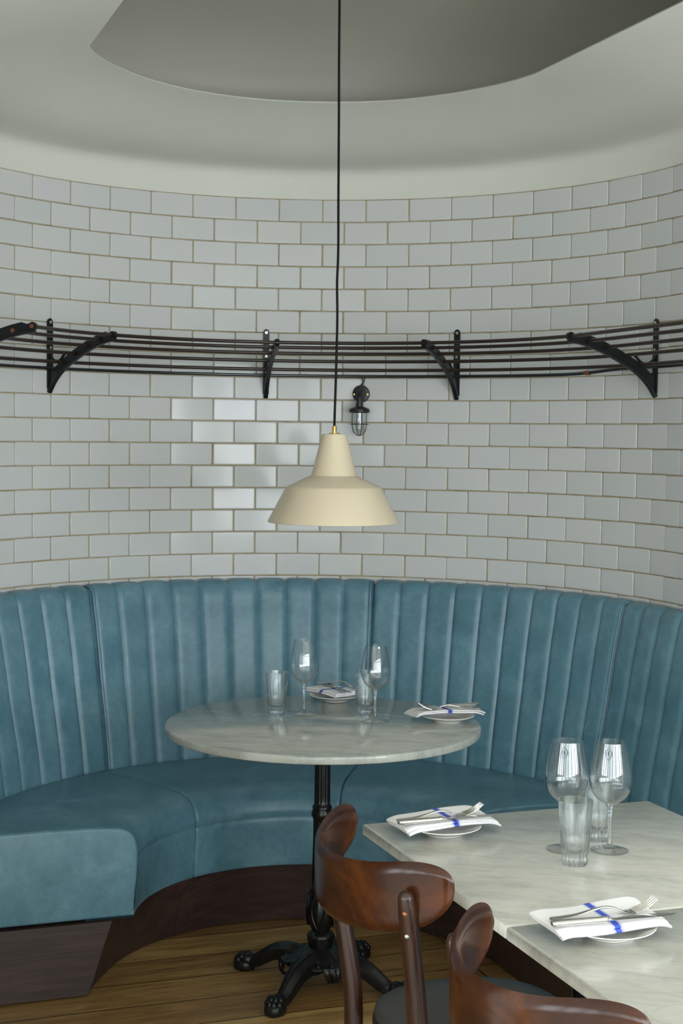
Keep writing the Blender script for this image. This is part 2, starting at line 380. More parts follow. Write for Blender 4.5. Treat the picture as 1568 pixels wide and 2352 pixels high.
for j in range(1, 20):
    zc = ZT - (j-0.5)*PZ; sh_ = 0 if j % 2 else 0.5
    k = -12
    while True:
        qc = q0 + (k+0.5+sh_)*PW; k += 1
        if qc < -H90-1.5: continue
        if qc > H90+2.45: break
        if -H90-0.09 < qc < -H90+0.02 or H90-0.0 < qc < H90+0.06: pass
        tile(qc + random.gauss(0, 0.0006), zc + random.gauss(0, 0.0003), PW-0.0036-abs(random.gauss(0, .0004)), PZ-0.0036-abs(random.gauss(0, .0003)))
structure(mb, 'wall_back', [M_GROUT, M_TILE], angle=50, fix=False)

# ------------------------------------------------------------------ ceiling: cove, flat ring, oval opening and the dome above it
ZC = 2.605
def opening(q):
    d = math.degrees(q/WR)
    if q > H90: return (0.665, -(q-H90))
    if q < -H90: return (-0.59, -(-q-H90))
    if d < -73: return (-0.59, 0.18*(d+90)/17)
    tab = [(-73, .617), (-47, .605), (-26, .615), (-11, .622), (6, .628), (20, .63), (40, .638), (54, .635), (68, .64), (84, .657), (90, .665)]
    for i in range(len(tab)-1):
        if tab[i][0] <= d <= tab[i+1][0]:
            f = (d-tab[i][0])/(tab[i+1][0]-tab[i][0]); r = tab[i][1]+(tab[i+1][1]-tab[i][1])*f; break
    return (r*sin(R_(d)), r*cos(R_(d)))
PROF = [(0.0, 2.378), (0.0, 2.40), (0.0, 2.44), (0.004, 2.460), (0.014, 2.477), (0.035, 2.487), (0.08, 2.493), (0.15, 2.500), (0.21, 2.512), (0.27, 2.532), (0.34, 2.558), (0.42, 2.582), (0.48, 2.597), (None, ZC)]
mb = MB(); rows = []
BE = 0.95
qs = [-H90-BE+BE*i/8 for i in range(8)] + [-H90 + 2*H90*i/120 for i in range(121)] + [H90+BE*i/8 for i in range(1, 9)]
for q in qs:
    w = Vector(path(q, WR)); o = Vector(opening(q)); d = o-w; ln = d.length; d.normalize(); row = []
    for e, z in PROF:
        p = o if e is None else w + d*(e - 0.004)
        row.append((p.x, p.y, z))
    # lip and dome
    sp = Vector((0.035, min(0.0, max(-BE+.05, o.y)) if q < -H90 or q > H90 else 0.0)); rad = o-sp; rl = rad.length
    for e, z in ((0.001, ZC+0.003), (0.004, ZC+0.006), (0.34, ZC+0.03), (0.45, ZC+0.05), (0.48, ZC+0.11), (0.44, ZC+0.19), (0.34, ZC+0.25), (0.20, ZC+0.29), (0.0, ZC+0.315), (-0.25, ZC+0.33)):
        p = sp + rad*((rl+e)/rl); row.append((p.x, p.y, z))
    row.append((sp.x, sp.y, ZC+0.335)); rows.append(row)
mb.grid(rows)
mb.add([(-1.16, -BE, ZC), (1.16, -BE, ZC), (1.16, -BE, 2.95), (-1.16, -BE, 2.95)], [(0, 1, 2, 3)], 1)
mb.add([(-4.6, -5.6, ZC), (2.8, -5.6, ZC), (2.8, -BE, ZC), (-4.6, -BE, ZC)], [(0, 1, 2, 3)])
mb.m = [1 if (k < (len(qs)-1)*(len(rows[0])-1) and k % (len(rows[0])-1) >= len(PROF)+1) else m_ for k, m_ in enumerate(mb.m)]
for sg, b_end in ((1, -2.6), (-1, -1.6)):      # the cove runs on above the straight walls
    mb.grid([[(sg*(WR+.004-(.50 if e is None else e)), b_, z) for e, z in PROF] for b_ in (-BE, b_end)])
structure(mb, 'ceiling', [M_PLASTER, M_RECESS_SHADE], angle=60, fix=False)

# room around the camera
mb = MB(); mb.box((-2.9, -1.55, 1.3), (3.5, 0.1, 2.6)); structure(mb, 'wall_left', M_WALLPAINT, smooth=False)
mb = MB(); mb.box((1.98, -2.65, 1.3), (1.64, 0.1, 2.6)); structure(mb, 'wall_right', M_WALLPAINT, smooth=False)
Z0W, Z1W = 0.70, 2.14
def win_wall(name, along, fixed, spans, lo, hi):
    mb = MB(); e = [lo] + [v for c, w in spans for v in (c-w/2, c+w/2)] + [hi]
    def bx(c, w, z0, z1):
        p = (c, fixed, (z0+z1)/2) if along == 'a' else (fixed, c, (z0+z1)/2)
        d = (w, .1, z1-z0) if along == 'a' else (.1, w, z1-z0)
        mb.box(p, d)
    for i in range(0, len(e), 2):
        if e[i+1]-e[i] > 1e-4: bx((e[i]+e[i+1])/2, e[i+1]-e[i], 0, 2.6)
    for c, w in spans: bx(c, w, 0, Z0W); bx(c, w, Z1W, 2.6)
    structure(mb, name, M_WALLPAINT, smooth=False)
win_wall('wall_front', 'a', -5.52, FRONT_W, -4.6, 2.8)
win_wall('wall_side', 'b', 2.75, [(-4.7, .95), (-3.5, .95)], -5.5, -2.6)
win_wall('wall_far_left', 'b', -4.6, [(-4.8, .95), (-3.6, .95), (-2.4, .95)], -5.5, -1.6)  # unseen wall; its openings are added for the fill lamps
M_FRAME = mat('window_frame_paint', (0.30, 0.30, 0.28), 0.5)
n = 1
def win_frame(a, b, w, turned):
    global n
    mb = MB(); h = Z1W-Z0W
    def bx(x, z, dx, dz):
        mb.box((a+x, b, z) if not turned else (a, b+x, z), (dx, .04, dz) if not turned else (.04, dx, dz))
    for x in (-w/2+.03, 0, w/2-.03): bx(x, (Z0W+Z1W)/2, .05, h)
    for z in (Z0W+.03, 1.9, Z1W-.03): bx(0, z, w, .05)
    structure(mb, 'window_%d' % n, M_FRAME, smooth=False); n += 1
for a, w in FRONT_W: win_frame(a, -5.49, w, False)
for b in (-4.7, -3.5): win_frame(2.72, b, .95, True)
for b in (-4.8, -3.6, -2.4): win_frame(-4.57, b, .95, True)  # frames of the added left-wall fill windows

# ------------------------------------------------------------------ banquette
BQ = thing('banquette', 'curved teal leather booth banquette with a channelled back, against the white tiled wall', 'banquette', 0, 0)
BACK = catmull([(1.157, 1.020, 0), (1.154, 1.040, 0), (1.135, 1.050, 0), (1.108, 1.049, 0), (1.088, 1.038, 0), (1.076, 1.012, 0), (1.069, .975, 0), (1.057, .92, 0), (1.046, .86, 0), (1.036, .80, 0), (1.027, .74, 0), (1.012, .66, 0), (.999, .59, 0), (.988, .52, 0), (.978, .44, 0)], 46)
BACKN = []
for i in range(len(BACK)):
    t = (BACK[min(i+1, 45)]-BACK[max(i-1, 0)]).normalized(); BACKN.append((-abs(t.y) if i > 6 else t.y, t.x if i <= 6 else abs(t.x)))
# inward / upward facing normal of the (r, z) outline
BACKN = []
for i in range(len(BACK)):
    t = (BACK[min(i+1, 45)]-BACK[max(i-1, 0)]).normalized(); BACKN.append((t.y, -t.x))
def cushion_surface(mb, qa, qb, n_ch, prof, nrms, depth, sub=12, left_end=None):
    rows = []; N = n_ch*sub
    for s_ in range(N+1):
        u = s_/N; c = (u*n_ch) % 1.0
        if s_ == N: c = 1.0
        h = 1-abs(2*c-1)**6.0
        edge = min(u*(qb-qa) if True else 0, (1-u)*(qb-qa)); row = []
        deep = -0.016*math.exp(-(edge/0.007)**1.3)
        for i, (p, nn) in enumerate(zip(prof, nrms)):
            q = qa + u*(qb-qa)
            fade = min(1.0, i/3.0)
            d = (-depth + depth*h)*fade + deep*fade
            r = p[0] + nn[0]*d; z = p[1] + nn[1]*d
            if left_end is not None:
                ql = -WR*acos(min(1, left_end/max(r, left_end+.01))); q = ql + u*(qb-ql)
            row.append((*path(q, r), z))
        rows.append(row)
    mb.grid(rows)
CH = 5.37
bounds = [(None, -23.7, 11), (-23.7, 30.0, 10), (30.0, 82.2, 10)]
seams = []
def stitch_line(mb, q, prof, nrms, side, off=0.010):
    acc = 0; last = None
    for i in range(4, len(prof)-1):
        for f in (0, .25, .5, .75):
            r = prof[i][0]*(1-f)+prof[i+1][0]*f; z = prof[i][1]*(1-f)+prof[i+1][1]*f
            if last is None or math.hypot(r-last[0], z-last[1]) > 0.0065:
                nn = nrms[i]; rr_ = r + nn[0]*(0.0003-0.0035); zz = z + nn[1]*(0.0003-0.0035)
                rr2 = rr_ + (prof[i+1][0]-prof[i][0])/max(1e-6, math.hypot(prof[i+1][0]-prof[i][0], prof[i+1][1]-prof[i][1]))*.0035
                zz2 = zz + (prof[i+1][1]-prof[i][1])/max(1e-6, math.hypot(prof[i+1][0]-prof[i][0], prof[i+1][1]-prof[i][1]))*.0035
                qq = q + side*off
                mb.tube([(*path(qq, rr_), zz), (*path(qq, rr2), zz2)], 0.0009, 4)
                last = (r, z)
PROF2 = [(p.x, p.y) for p in BACK]
for d0, d1, nch in bounds:
    mb = MB()
    cushion_surface(mb, qd(-83) if d0 is None else qd(d0), qd(d1), nch, PROF2, BACKN, 0.0095, left_end=0.13 if d0 is None else None)
    pnl = mb.build('back_panel', M_LEATHER, BQ, angle=40, fix=False)
qa = qd(82.2)
for k in range(2):
    qb = qa + 10*0.106
    mb = MB(); cushion_surface(mb, qa, qb, 10, PROF2, BACKN, 0.0095); mb.build('back_panel', M_LEATHER, BQ, angle=40, fix=False); qa = qb
QEND = qa
for d, side in ((-23.7, 1), (30.0, -1), (82.2, -1)):
    mb = MB(); stitch_line(mb, qd(d), PROF2, BACKN, side, 0.014); st = mb.build('stitching', M_THREAD, BQ, fix=False, smooth=False)
    mb = MB(); pts = []
    for i in range(3, 46):
        pts.append((*path(qd(d)+side*0.0075, PROF2[i][0]+BACKN[i][0]*(-0.006)), PROF2[i][1]+BACKN[i][1]*(-0.006)))
    mb.tube(pts, 0.0038, 8); mb.build('piping', M_LEATHER, BQ)
# seat
SEAT = [(1.02, .440), (.99, .448), (.95, .456), (.90, .461), (.80, .465), (.70, .467), (.62, .466), (.565, .462), (.530, .454), (.505, .441), (.489, .424), (.480, .402), (.476, .384), (.4785, .369)]
FRONT = [(.4785, .369), (.4790, .362), (.4770, .352), (.4775, .335), (.4800, .30), (.4840, .25), (.4865, .222), (.489, .212), (.50, .209), (.62, .209)]
def seat_part(mb, qa, qb, prof, left=False, bulge=0.0):
    P3 = catmull([(r, z, 0) for r, z in prof], len(prof)*3); N = max(8, int(abs(qb-qa)/0.03)); rows = []
    nn = []
    for i in range(len(P3)):
        t = (P3[min(i+1, len(P3)-1)]-P3[max(i-1, 0)]).normalized(); nn.append((t.y, -t.x))
    us = [0, .0015, .004, .008, .013, .02] ; L_ = qb-qa
    ts = [x/L_ for x in us] + [0.03/L_ + (1-0.06/L_)*i/N for i in range(N+1)] + [1-x/L_ for x in reversed(us)]
    for t in ts:
        e0 = t*L_; e1 = (1-t)*L_; e = e1 if left else min(e0, e1)
        deep = -0.010*math.exp(-(e/0.006)); row = []
        for i, p in enumerate(P3):
            d = deep; r = p.x + nn[i][0]*d; z = p.y + nn[i][1]*d
            q = qa + t*L_
            if left:
                ql = -WR*acos(min(1, .13/max(r, .131))); q = ql + t*(qb-ql)
            row.append((*path(q, r), z))
        rows.append(row)
    mb.grid(rows)
secs = [(qd(-83), qd(-26.8), True), (qd(-26.8), qd(30), False), (qd(30), H90, False), (H90, H90+1.06, False), (H90+1.06, QEND-.0, False)]
for qa, qb, lf in secs:
    mb = MB(); seat_part(mb, qa, qb, SEAT, lf); mb.build('seat_cushion', M_LEATHER, BQ, angle=60, fix=False)
    mb = MB(); seat_part(mb, qa, qb, FRONT, lf); mb.build('seat_front', M_LEATHER, BQ, angle=60, fix=False)
# piping under the cushions
mb = MB(); pts = []
ql = -WR*acos(.13/.479)
for i in range(90): 
    q = ql + (QEND-.02-ql)*i/89; pts.append((*path(q, .4775), .3665))
mb.tube(pts, 0.0022, 6); mb.build('piping', M_LEATHER, BQ)
# left end panel of the seat (rounded plate)
def end_plate(mb, out, b_face, b_back, rnd=0.008, rows_n=5):
    """out: closed outline in (r,z); bulging plate whose face looks towards -b"""
    cx = sum(p[0] for p in out)/len(out); cz = sum(p[1] for p in out)/len(out); rows = []
    N = len(out)
    nr = []
    for i in range(N):
        t = (Vector(out[(i+1) % N])-Vector(out[i-1])).normalized(); nr.append((-t.y, t.x))
    s = 1
    if (nr[0][0]*(cx-out[0][0]) + nr[0][1]*(cz-out[0][1])) < 0: s = -1
    ax = lambda r: -sqrt(max(.01, r*r-.13**2))
    rows.append([(ax(p[0]), b_back, p[1]) for p in out])
    for k in range(rows_n+1):
        an = pi/2*k/rows_n; ins = rnd*(1-cos(an)); fb = b_back + (b_face-b_back)*0 + 0
        bb2 = b_face + rnd - rnd*sin(an)
        rows.append([(ax(p[0])-s*n_[0]*ins, bb2, p[1]+s*n_[1]*ins) for p, n_ in zip(out, nr)])
    mb.grid(rows, closed_u=True); o = len(mb.v)-N; mb.f.append(tuple(o+k for k in range(N))); mb.m.append(0)
out = [(.4865, .214), (.486, .25), (.481, .30), (.478, .34), (.476, .38), (.478, .41), (.486, .436), (.502, .455), (.53, .464), (.60, .469), (.75, .471), (.90, .470), (1.14, .462), (1.14, .214), (.80, .214), (.60, .214)]
mb = MB(); end_plate(mb, out, .122, .150); mb.build('end_panel', M_LEATHER, BQ, angle=60)
out = [(p[0], p[1]) for p in PROF2[::3]] + [(1.157, .44)]
mb = MB(); end_plate(mb, out, .122, .150); mb.build('end_panel', M_LEATHER, BQ, angle=60)
# plinth boards
def plinth(qa, qb, left=False):
    mb = MB(); rows = []; N = max(10, int((qb-qa)/.04))
    for i in range(N+1):
        t = i/N; row = []
        for r, z in ((1.15, .208), (.528, .208), (.528, .207), (.588, .006), (.588, .004), (1.15, .004)):
            q = qa + t*(qb-qa)
            if left: ql = -WR*acos(.118/r); q = ql + t*(qb-ql)
            rr_ = r + (0.024*max(0, (-q/WR-R_(62))/R_(20)) if r < 1 else 0)
            row.append((*path(q, rr_), z))
        rows.append(row)
    mb.grid(rows, closed_u=True); mb.f.append(tuple(range(6))); mb.m.append(0); o = len(mb.v)-6; mb.f.append(tuple(o+k for k in range(6))[::-1]); mb.m.append(0)
    return mb.build('plinth_board', M_PLINTH, BQ, smooth=True, angle=30)
plinth(qd(-83), qd(-26.75)-.0, True); plinth(qd(-26.6), qd(32)); plinth(qd(32.15), H90); plinth(H90+.001, QEND)
mb = MB()
mb.add([(-.533, .113, .208), (-.603, .113, .008), (-1.15, .113, .008), (-1.15, .113, .208), (-.533, .1185, .208), (-.603, .1185, .008), (-1.15, .1185, .008), (-1.15, .1185, .208)],
       [(0, 1, 2, 3), (7, 6, 5, 4), (0, 4, 5, 1), (1, 5, 6, 2), (2, 6, 7, 3), (3, 7, 4, 0)])
mb.build('plinth_end_board', M_PLINTH, BQ, smooth=False)

# ------------------------------------------------------------------ luggage rack of five rails
RK = thing('luggage_rack', 'long curved wall rack of five thin brown rails on black iron brackets', 'rack', 0, 0)
RAILS = [(.838, 1.8625), (.898, 1.850), (.964, 1.834), (1.026, 1.811), (1.086, 1.784)]
for r, z in RAILS:
    mb = MB(); pts = [(*path(q, r), z) for q in [qd(-57.15) + (H90+qd(57.15))*i/90 for i in range(91)] + [H90+.5, H90+1.45]]
    mb.tube(pts, 0.0058, 10); mb.build('rail', M_RAIL, RK)
def bracket(deg):
    e = bpy.data.objects.new('bracket', None); COL.objects.link(e); e.parent = RK; e.rotation_euler = (0, 0, -R_(deg))
    # wall plate (radial direction is +y here)
    mb = MB(); w = .0105; sec = []
    prof = [(-w, 1.700), (-w, 1.915), (-w*.7, 1.924), (0, 1.928), (w*.7, 1.924), (w, 1.915), (w, 1.700), (0, 1.694)]
    mb.grid([[(x, 1.1525, z) for x, z in prof], [(x, 1.1475, z) for x, z in prof]], closed_u=True)
    mb.f += [tuple(range(8)), tuple(range(15, 7, -1))]; mb.m += [0, 0]
    mb.box((0, 1.141, 1.735), (.006, .018, .05))
    mb.build('wall_plate', M_RACK, e, angle=40)
    # arm: web standing on a rounded flange
    cl = catmull([(.832, 1.848, 0), (.868, 1.844, 0), (.910, 1.834, 0), (.964, 1.816, 0), (1.026, 1.789, 0), (1.086, 1.756, 0), (1.125, 1.722, 0), (1.152, 1.687, 0)], 22)
    rows = []; rows2 = []; rows3 = []
    for i, p in enumerate(cl):
        t = (cl[min(i+1, 21)]-cl[max(i-1, 0)]).normalized(); n_ = Vector((-t.y, t.x, 0))
        if n_.y < 0: n_ = -n_
        def at(x, h): return (x, p.x+n_.x*h, p.y+n_.y*h)
        wf = .0085; hw_ = .031 if 2 < i < 19 else (.024 if i <= 2 else .018)
        rows.append([at(-.004, .0), at(-.004, hw_-.002), at(-.002, hw_), at(.002, hw_), at(.004, hw_-.002), at(.004, .0)])
        rows2.append([at(-wf, .002), at(-wf*.8, .007), at(0, .0085), at(wf*.8, .007), at(wf, .002), at(wf*.8, -.004), at(0, -.006), at(-wf*.8, -.004)])
    mb = MB(); mb.grid(rows, closed_u=True); o = len(mb.v)
    mb.f += [tuple(range(6)), tuple(range(o-1, o-7, -1))]; mb.m += [0, 0]
    o1 = len(mb.v); mb.grid(rows2, closed_u=True); o = len(mb.v)
    mb.f += [tuple(range(o1, o1+8)), tuple(range(o-1, o-9, -1))]; mb.m += [0, 0]
    mb.tube([(-.0065, .838, 1.862), (.0065, .838, 1.862)], .0125, 16)
    mb.build('arm', M_RACK, e, angle=40)
    mb = MB(); mb.tube(catmull([(0, 1.149, 1.822), (0, 1.141, 1.800), (0, 1.122, 1.789), (0, 1.100, 1.790), (0, 1.083, 1.803), (0, 1.076, 1.812)], 16), .0045, 8); mb.sphere((0, 1.076, 1.811), .0065, 10)
    mb.build('hook_brace', M_RACK, e)
    for z in (1.915, 1.832):
        mb = MB(); mb.tube([(0, 1.149, z), (0, 1.1455, z)], .0052, 12, mi=0); mb.tube([(0, 1.1456, z), (0, 1.1448, z)], .0022, 6, mi=0)
        mb.build('screw', M_SCREWST, e)
    for i, (r, z) in enumerate(RAILS[:2]):
        mb = MB(); mb.tube([(-.0105, r, z), (.0105, r, z)], .0065, 10); mb.build('rail_pin', M_COPPER if deg < -50 else M_RACK, e)
    return e
for dg in (-56.9, -29.8, 10.2, 44.1, 84.9): bracket(dg)
for d_ in (0.65, 1.40):
    e_ = bracket(90); e_.location = (0, -d_, 0)
# conduit
CP = thing('conduit_pipe', 'thin black pipe running along the tiles under the rack', 'pipe', 0, 0)
def pz(q): return 1.7655 + (0.014/(1+math.exp(-(q-qd(72))/.045)))
mb = MB(); pts = [(*path(q, 1.1435), pz(q)) for q in [-H90 + (2*H90+1.6)*i/150 for i in range(151)]]
mb.tube(pts, .0052, 10); mb.build('pipe_run', M_PIPE, CP)
q_ = qd(19.69+50.0)
mb = MB(); mb.tube([(*path(q_-.012, 1.1435), pz(q_)), (*path(q_, 1.1435), pz(q_)), (*path(q_+.012, 1.1435), pz(q_))], .0068, 12); tag(mb.build('pipe_joint', M_COPPER, CP), 'copper pipe joint')

# ------------------------------------------------------------------ wall light
pw = path(qd(27.0), 1.155)
WL = thing('wall_light', 'small bronze bulkhead wall light with a caged glass dome below the rack', 'wall light', pw[0], pw[1], 1.556, rz=-R_(27.0))
# local: +y into the wall
mb = MB()
def disc_y(mb, c, prof, n=28):
    rows = [[(c[0]+r*cos(2*pi*k/n), c[1]+y, c[2]+r*sin(2*pi*k/n)) for k in range(n)] for r, y in prof]
    mb.grid(rows, closed_u=True)
disc_y(mb, (0, 0, .148), [(.0001, -.016), (.016, -.016), (.017, -.012), (.029, -.010), (.0305, -.008), (.0305, .004), (.0001, .004)]); mb.build('back_plate', M_BRONZE, WL)
for x in (-.024, .024):
    mb = MB(); disc_y(mb, (x, 0, .146), [(.0001, -.0125), (.003, -.0125), (.0036, -.010), (.0001, -.010)], 10); mb.build('screw', M_BRASS, WL)
mb = MB(); mb.tube(catmull([(0, -.010, .150), (0, -.028, .151), (-.0, -.046, .144), (0, -.052, .128), (0, -.052, .108)], 14), .0105, 16); mb.build('elbow_arm', M_BRONZE, WL)
cy = -.052
mb = MB(); mb.lathe([(.0001, .116), (.0125, .116), (.0128, .103), (.024, .0985), (.035, .094), (.0362, .090), (.0362, .083), (.033, .0805), (.0001, .0805)], 32, (0, cy, 0)); mb.build('cap', M_BRONZE, WL)
mb = MB(); mb.lathe([(.0245, .082), (.0245, .040), (.0235, .028), (.020, .017), (.014, .0095), (.007, .006), (.0001, .005)], 28, (0, cy, 0)); mb.build('glass_dome', M_BULB, WL, fix=False)
mb = MB(); mb.lathe([(.0085, .080), (.0085, .066), (.007, .062), (.0085, .052), (.0125, .036), (.0135, .024), (.010, .014), (.0001, .010)], 20, (0, cy, 0)); mb.build('bulb', M_BULB, WL, fix=False)
mb = MB(); mb.lathe([(.0001, .0745), (.0095, .0745), (.0095, .064), (.0001, .064)], 18, (0, cy, 0)); mb.build('bulb_socket', M_BULBCAP, WL)
mb = MB()
for k in range(4):
    an = pi*k/2 + .45; pts = []
    for r, z in catmull([(.0265, .082, 0), (.0265, .050, 0), (.0262, .034, 0), (.0235, .020, 0), (.017, .009, 0), (.0085, .003, 0), (.0, .001, 0)], 16) and [(p.x, p.y) for p in catmull([(.0265, .082, 0), (.0265, .050, 0), (.0262, .034, 0), (.0235, .020, 0), (.017, .009, 0), (.0085, .003, 0), (.0, .001, 0)], 16)]:
        pts.append((r*cos(an), cy + r*sin(an), z))
    mb.tube(pts, .0014, 6)
mb.tube([(.0275*cos(2*pi*k/32), cy+.0275*sin(2*pi*k/32), .041) for k in range(32)], .0013, 6, closed=True)
mb.tube([(-.033, cy, .041), (-.024, cy, .041)], .0013, 6); mb.tube([(.024, cy, .041), (.033, cy, .041)], .0013, 6)
mb.build('wire_cage', M_BRONZE, WL)
mb = MB()
mb.tube(catmull([(-.006, -.006, .172), (.002, -.008, .182), (.010, -.010, .195), (.013, -.012, .209)], 8), .0016, 6)
mb.tube(catmull([(.001, -.006, .172), (.006, -.008, .184), (.004, -.010, .197), (.002, -.012, .209)], 8), .0016, 6)
mb.build('feed_cable', M_CORD, WL)

# ------------------------------------------------------------------ pendant lamp
la, lb = 0.051, -0.034
PL = thing('pendant_lamp', 'cream enamel pendant lamp hanging above the round marble table', 'lamp', la, lb, 1.317, rz=-TH)
mb = MB(); outp = [(.0305, .2445), (.0335, .2435), (.0348, .2405), (.0380, .228), (.0615, .1335), (.0635, .1295), (.128, .1005), (.1315, .0975), (.134, .0935), (.1815, .004), (.1820, .001), (.1805, .0)]
inp = [(.178, .003), (.131, .0915), (.126, .0965), (.061, .1255), (.0585, .131), (.034, .228), (.031, .240), (.0001, .241)]
mb.lathe([(.0001, .2448)] + outp, 72, mi=0); mb.lathe([outp[-1]] + inp, 72, mi=1)
mb.build('lamp_shade', [M_CREAM, M_WHITE_IN], PL, angle=32)
mb = MB(); mb.lathe([(.0001, .2475), (.0135, .2475), (.0145, .2455), (.0145, .2440), (.0001, .2440)], 28)
mb.lathe([(.0001, .2670), (.0054, .2670), (.0062, .2650), (.0062, .2475), (.0001, .2475)], 24); mb.build('brass_fitting', M_BRASS, PL)
mb = MB(); mb.lathe([(.0001, .205), (.018, .205), (.018, .170), (.0001, .170)], 20); mb.build('lamp_holder', M_CORD, PL)
mb = MB(); mb.lathe([(.013, .172), (.015, .160), (.028, .128), (.030, .110), (.026, .092), (.014, .080), (.0001, .077)], 24); mb.build('bulb', M_WHITE_IN, PL)
mb = MB(); cp = [(0, 0, .266), (.0006, 0, .30), (.0030, 0, .42), (.0048, 0, .56), (.0030, 0, .66), (.0052, 0, .74), (.0040, 0, .90), (.0030, 0, 1.10), (.0015, 0, 1.30), (.001, 0, 1.62)]
mb.tube(catmull(cp, 60), .0034, 10); mb.build('cord', M_CORD, PL)
mb = MB(); mb.lathe([(.0001, 1.583), (.035, 1.590), (.045, 1.608), (.046, 1.622)], 28); mb.build('ceiling_rose', M_CORD, PL)

# ------------------------------------------------------------------ round table
RT = thing('round_table', 'round grey marble café table on an ornate black cast iron pedestal', 'table', 0.042, 0.008)
TR = 0.443
mb = MB(); mb.lathe([(.0001, .728), (TR-.004, .728), (TR-.001, .7295), (TR, .732), (TR, .7445), (TR-.0012, .7482), (TR-.0045, .750), (.0001, .750)], 128); mb.build('tabletop', M_MARBLE_R, RT, angle=50)
def flute(t, r, z, i):
    if .292 < z < .474 or .522 < z < .700: return 1 - 0.085*(0.5-0.5*cos(16*t))**1.0
    if .165 < z < .262: return 1 + .045*abs(sin(4*t + (z-.165)*18)) - .03
    return 1
colp = [(.060, .728), (.060, .720), (.030, .712), (.0225, .703), (.0222, .698), (.0218, .690), (.0222, .60), (.0226, .528), (.0232, .520), (.0262, .515), (.0285, .510), (.0268, .505), (.0290, .499), (.0305, .493), (.0300, .487), (.0270, .481), (.0250, .476), (.0246, .470),
        (.0250, .42), (.0262, .36), (.0275, .297), (.0285, .289), (.0325, .281), (.0345, .276), (.0315, .268), (.0300, .262), (.0330, .250), (.0375, .232), (.0395, .212), (.0380, .192), (.0330, .174), (.0275, .163), (.0262, .158), (.0330, .152), (.0385, .147), (.0400, .141), (.0375, .136), (.0385, .130), (.0350, .122), (.0350, .112), (.042, .108), (.0001, .100)]
def dens(pr):
    o = []
    for i in range(len(pr)-1):
        (r0, z0), (r1, z1) = pr[i], pr[i+1]; k = max(1, int(abs(z1-z0)/.012))
        for j in range(k): o.append((r0+(r1-r0)*j/k, z0+(z1-z0)*j/k))
    return o+[pr[-1]]
mb = MB(); mb.lathe(dens(colp), 96, mod=flute)
for k in range(4):                 # acanthus leaves wrapped round the swelling of the column
    an = pi/4 + k*pi/2 + .2
    for sgn in (-1, 1):
        pts = []
        for t in range(9):
            f = t/8; zz = .170 + f*.095; rr_ = .0365 + .006*sin(pi*f) - .004*f; aa = an + sgn*(.06 + .42*sin(pi*f*.9))
            pts.append((rr_*cos(aa), rr_*sin(aa), zz))
        mb.tube(pts, [.0024+.0012*sin(pi*t/8) for t in range(9)], 6)
    mb.tube([(.040*cos(an), .040*sin(an), .178), (.0425*cos(an), .0425*sin(an), .215), (.036*cos(an), .036*sin(an), .258)], .0022, 6)
mb.build('column', M_IRON, RT, angle=45)
def bell(t, r, z, i): return 1 + (.03*cos(24*t) if .045 < r < .085 and z < .106 else 0)
mb = MB(); mb.lathe([(.0001, .118), (.036, .116), (.045, .112), (.055, .106), (.070, .098), (.080, .0935), (.083, .090), (.092, .086), (.104, .083), (.108, .077), (.103, .070), (.080, .066), (.05, .064), (.0001, .064)], 96, mod=bell)
for k in range(16):
    an = 2*pi*k/16; mb.sphere((.097*cos(an), .097*sin(an), .0845), .006, 8)
for k in range(4):
    an = k*pi/2; c_, s_ = cos(an), sin(an)
    rows = []
    for t in range(9):
        y = (t-4)/4*.030; d = .112 + .006*cos(pi*(t-4)/8) + (.004 if t % 2 == 0 else 0)
        rows.append([(c_*dd - s_*y*wy, s_*dd + c_*y*wy, z) for dd, wy, z in ((d-.03, 1.0, .086), (d-.006, 1.0, .085), (d, .98, .078), (d+.001, .9, .065), (d-.003, .7, .052), (d-.008, .45, .043), (d-.03, .4, .045))])
    mb.grid(rows, closed_u=True); mb.f += []; mb.sphere((c_*.118, s_*.118, .066), .011, 10, sc=(.6, .6, 1.4) if k % 2 == 0 else (.6, .6, 1.4))
mb.build('base_collar', M_IRON_DUSTY, RT, angle=45)
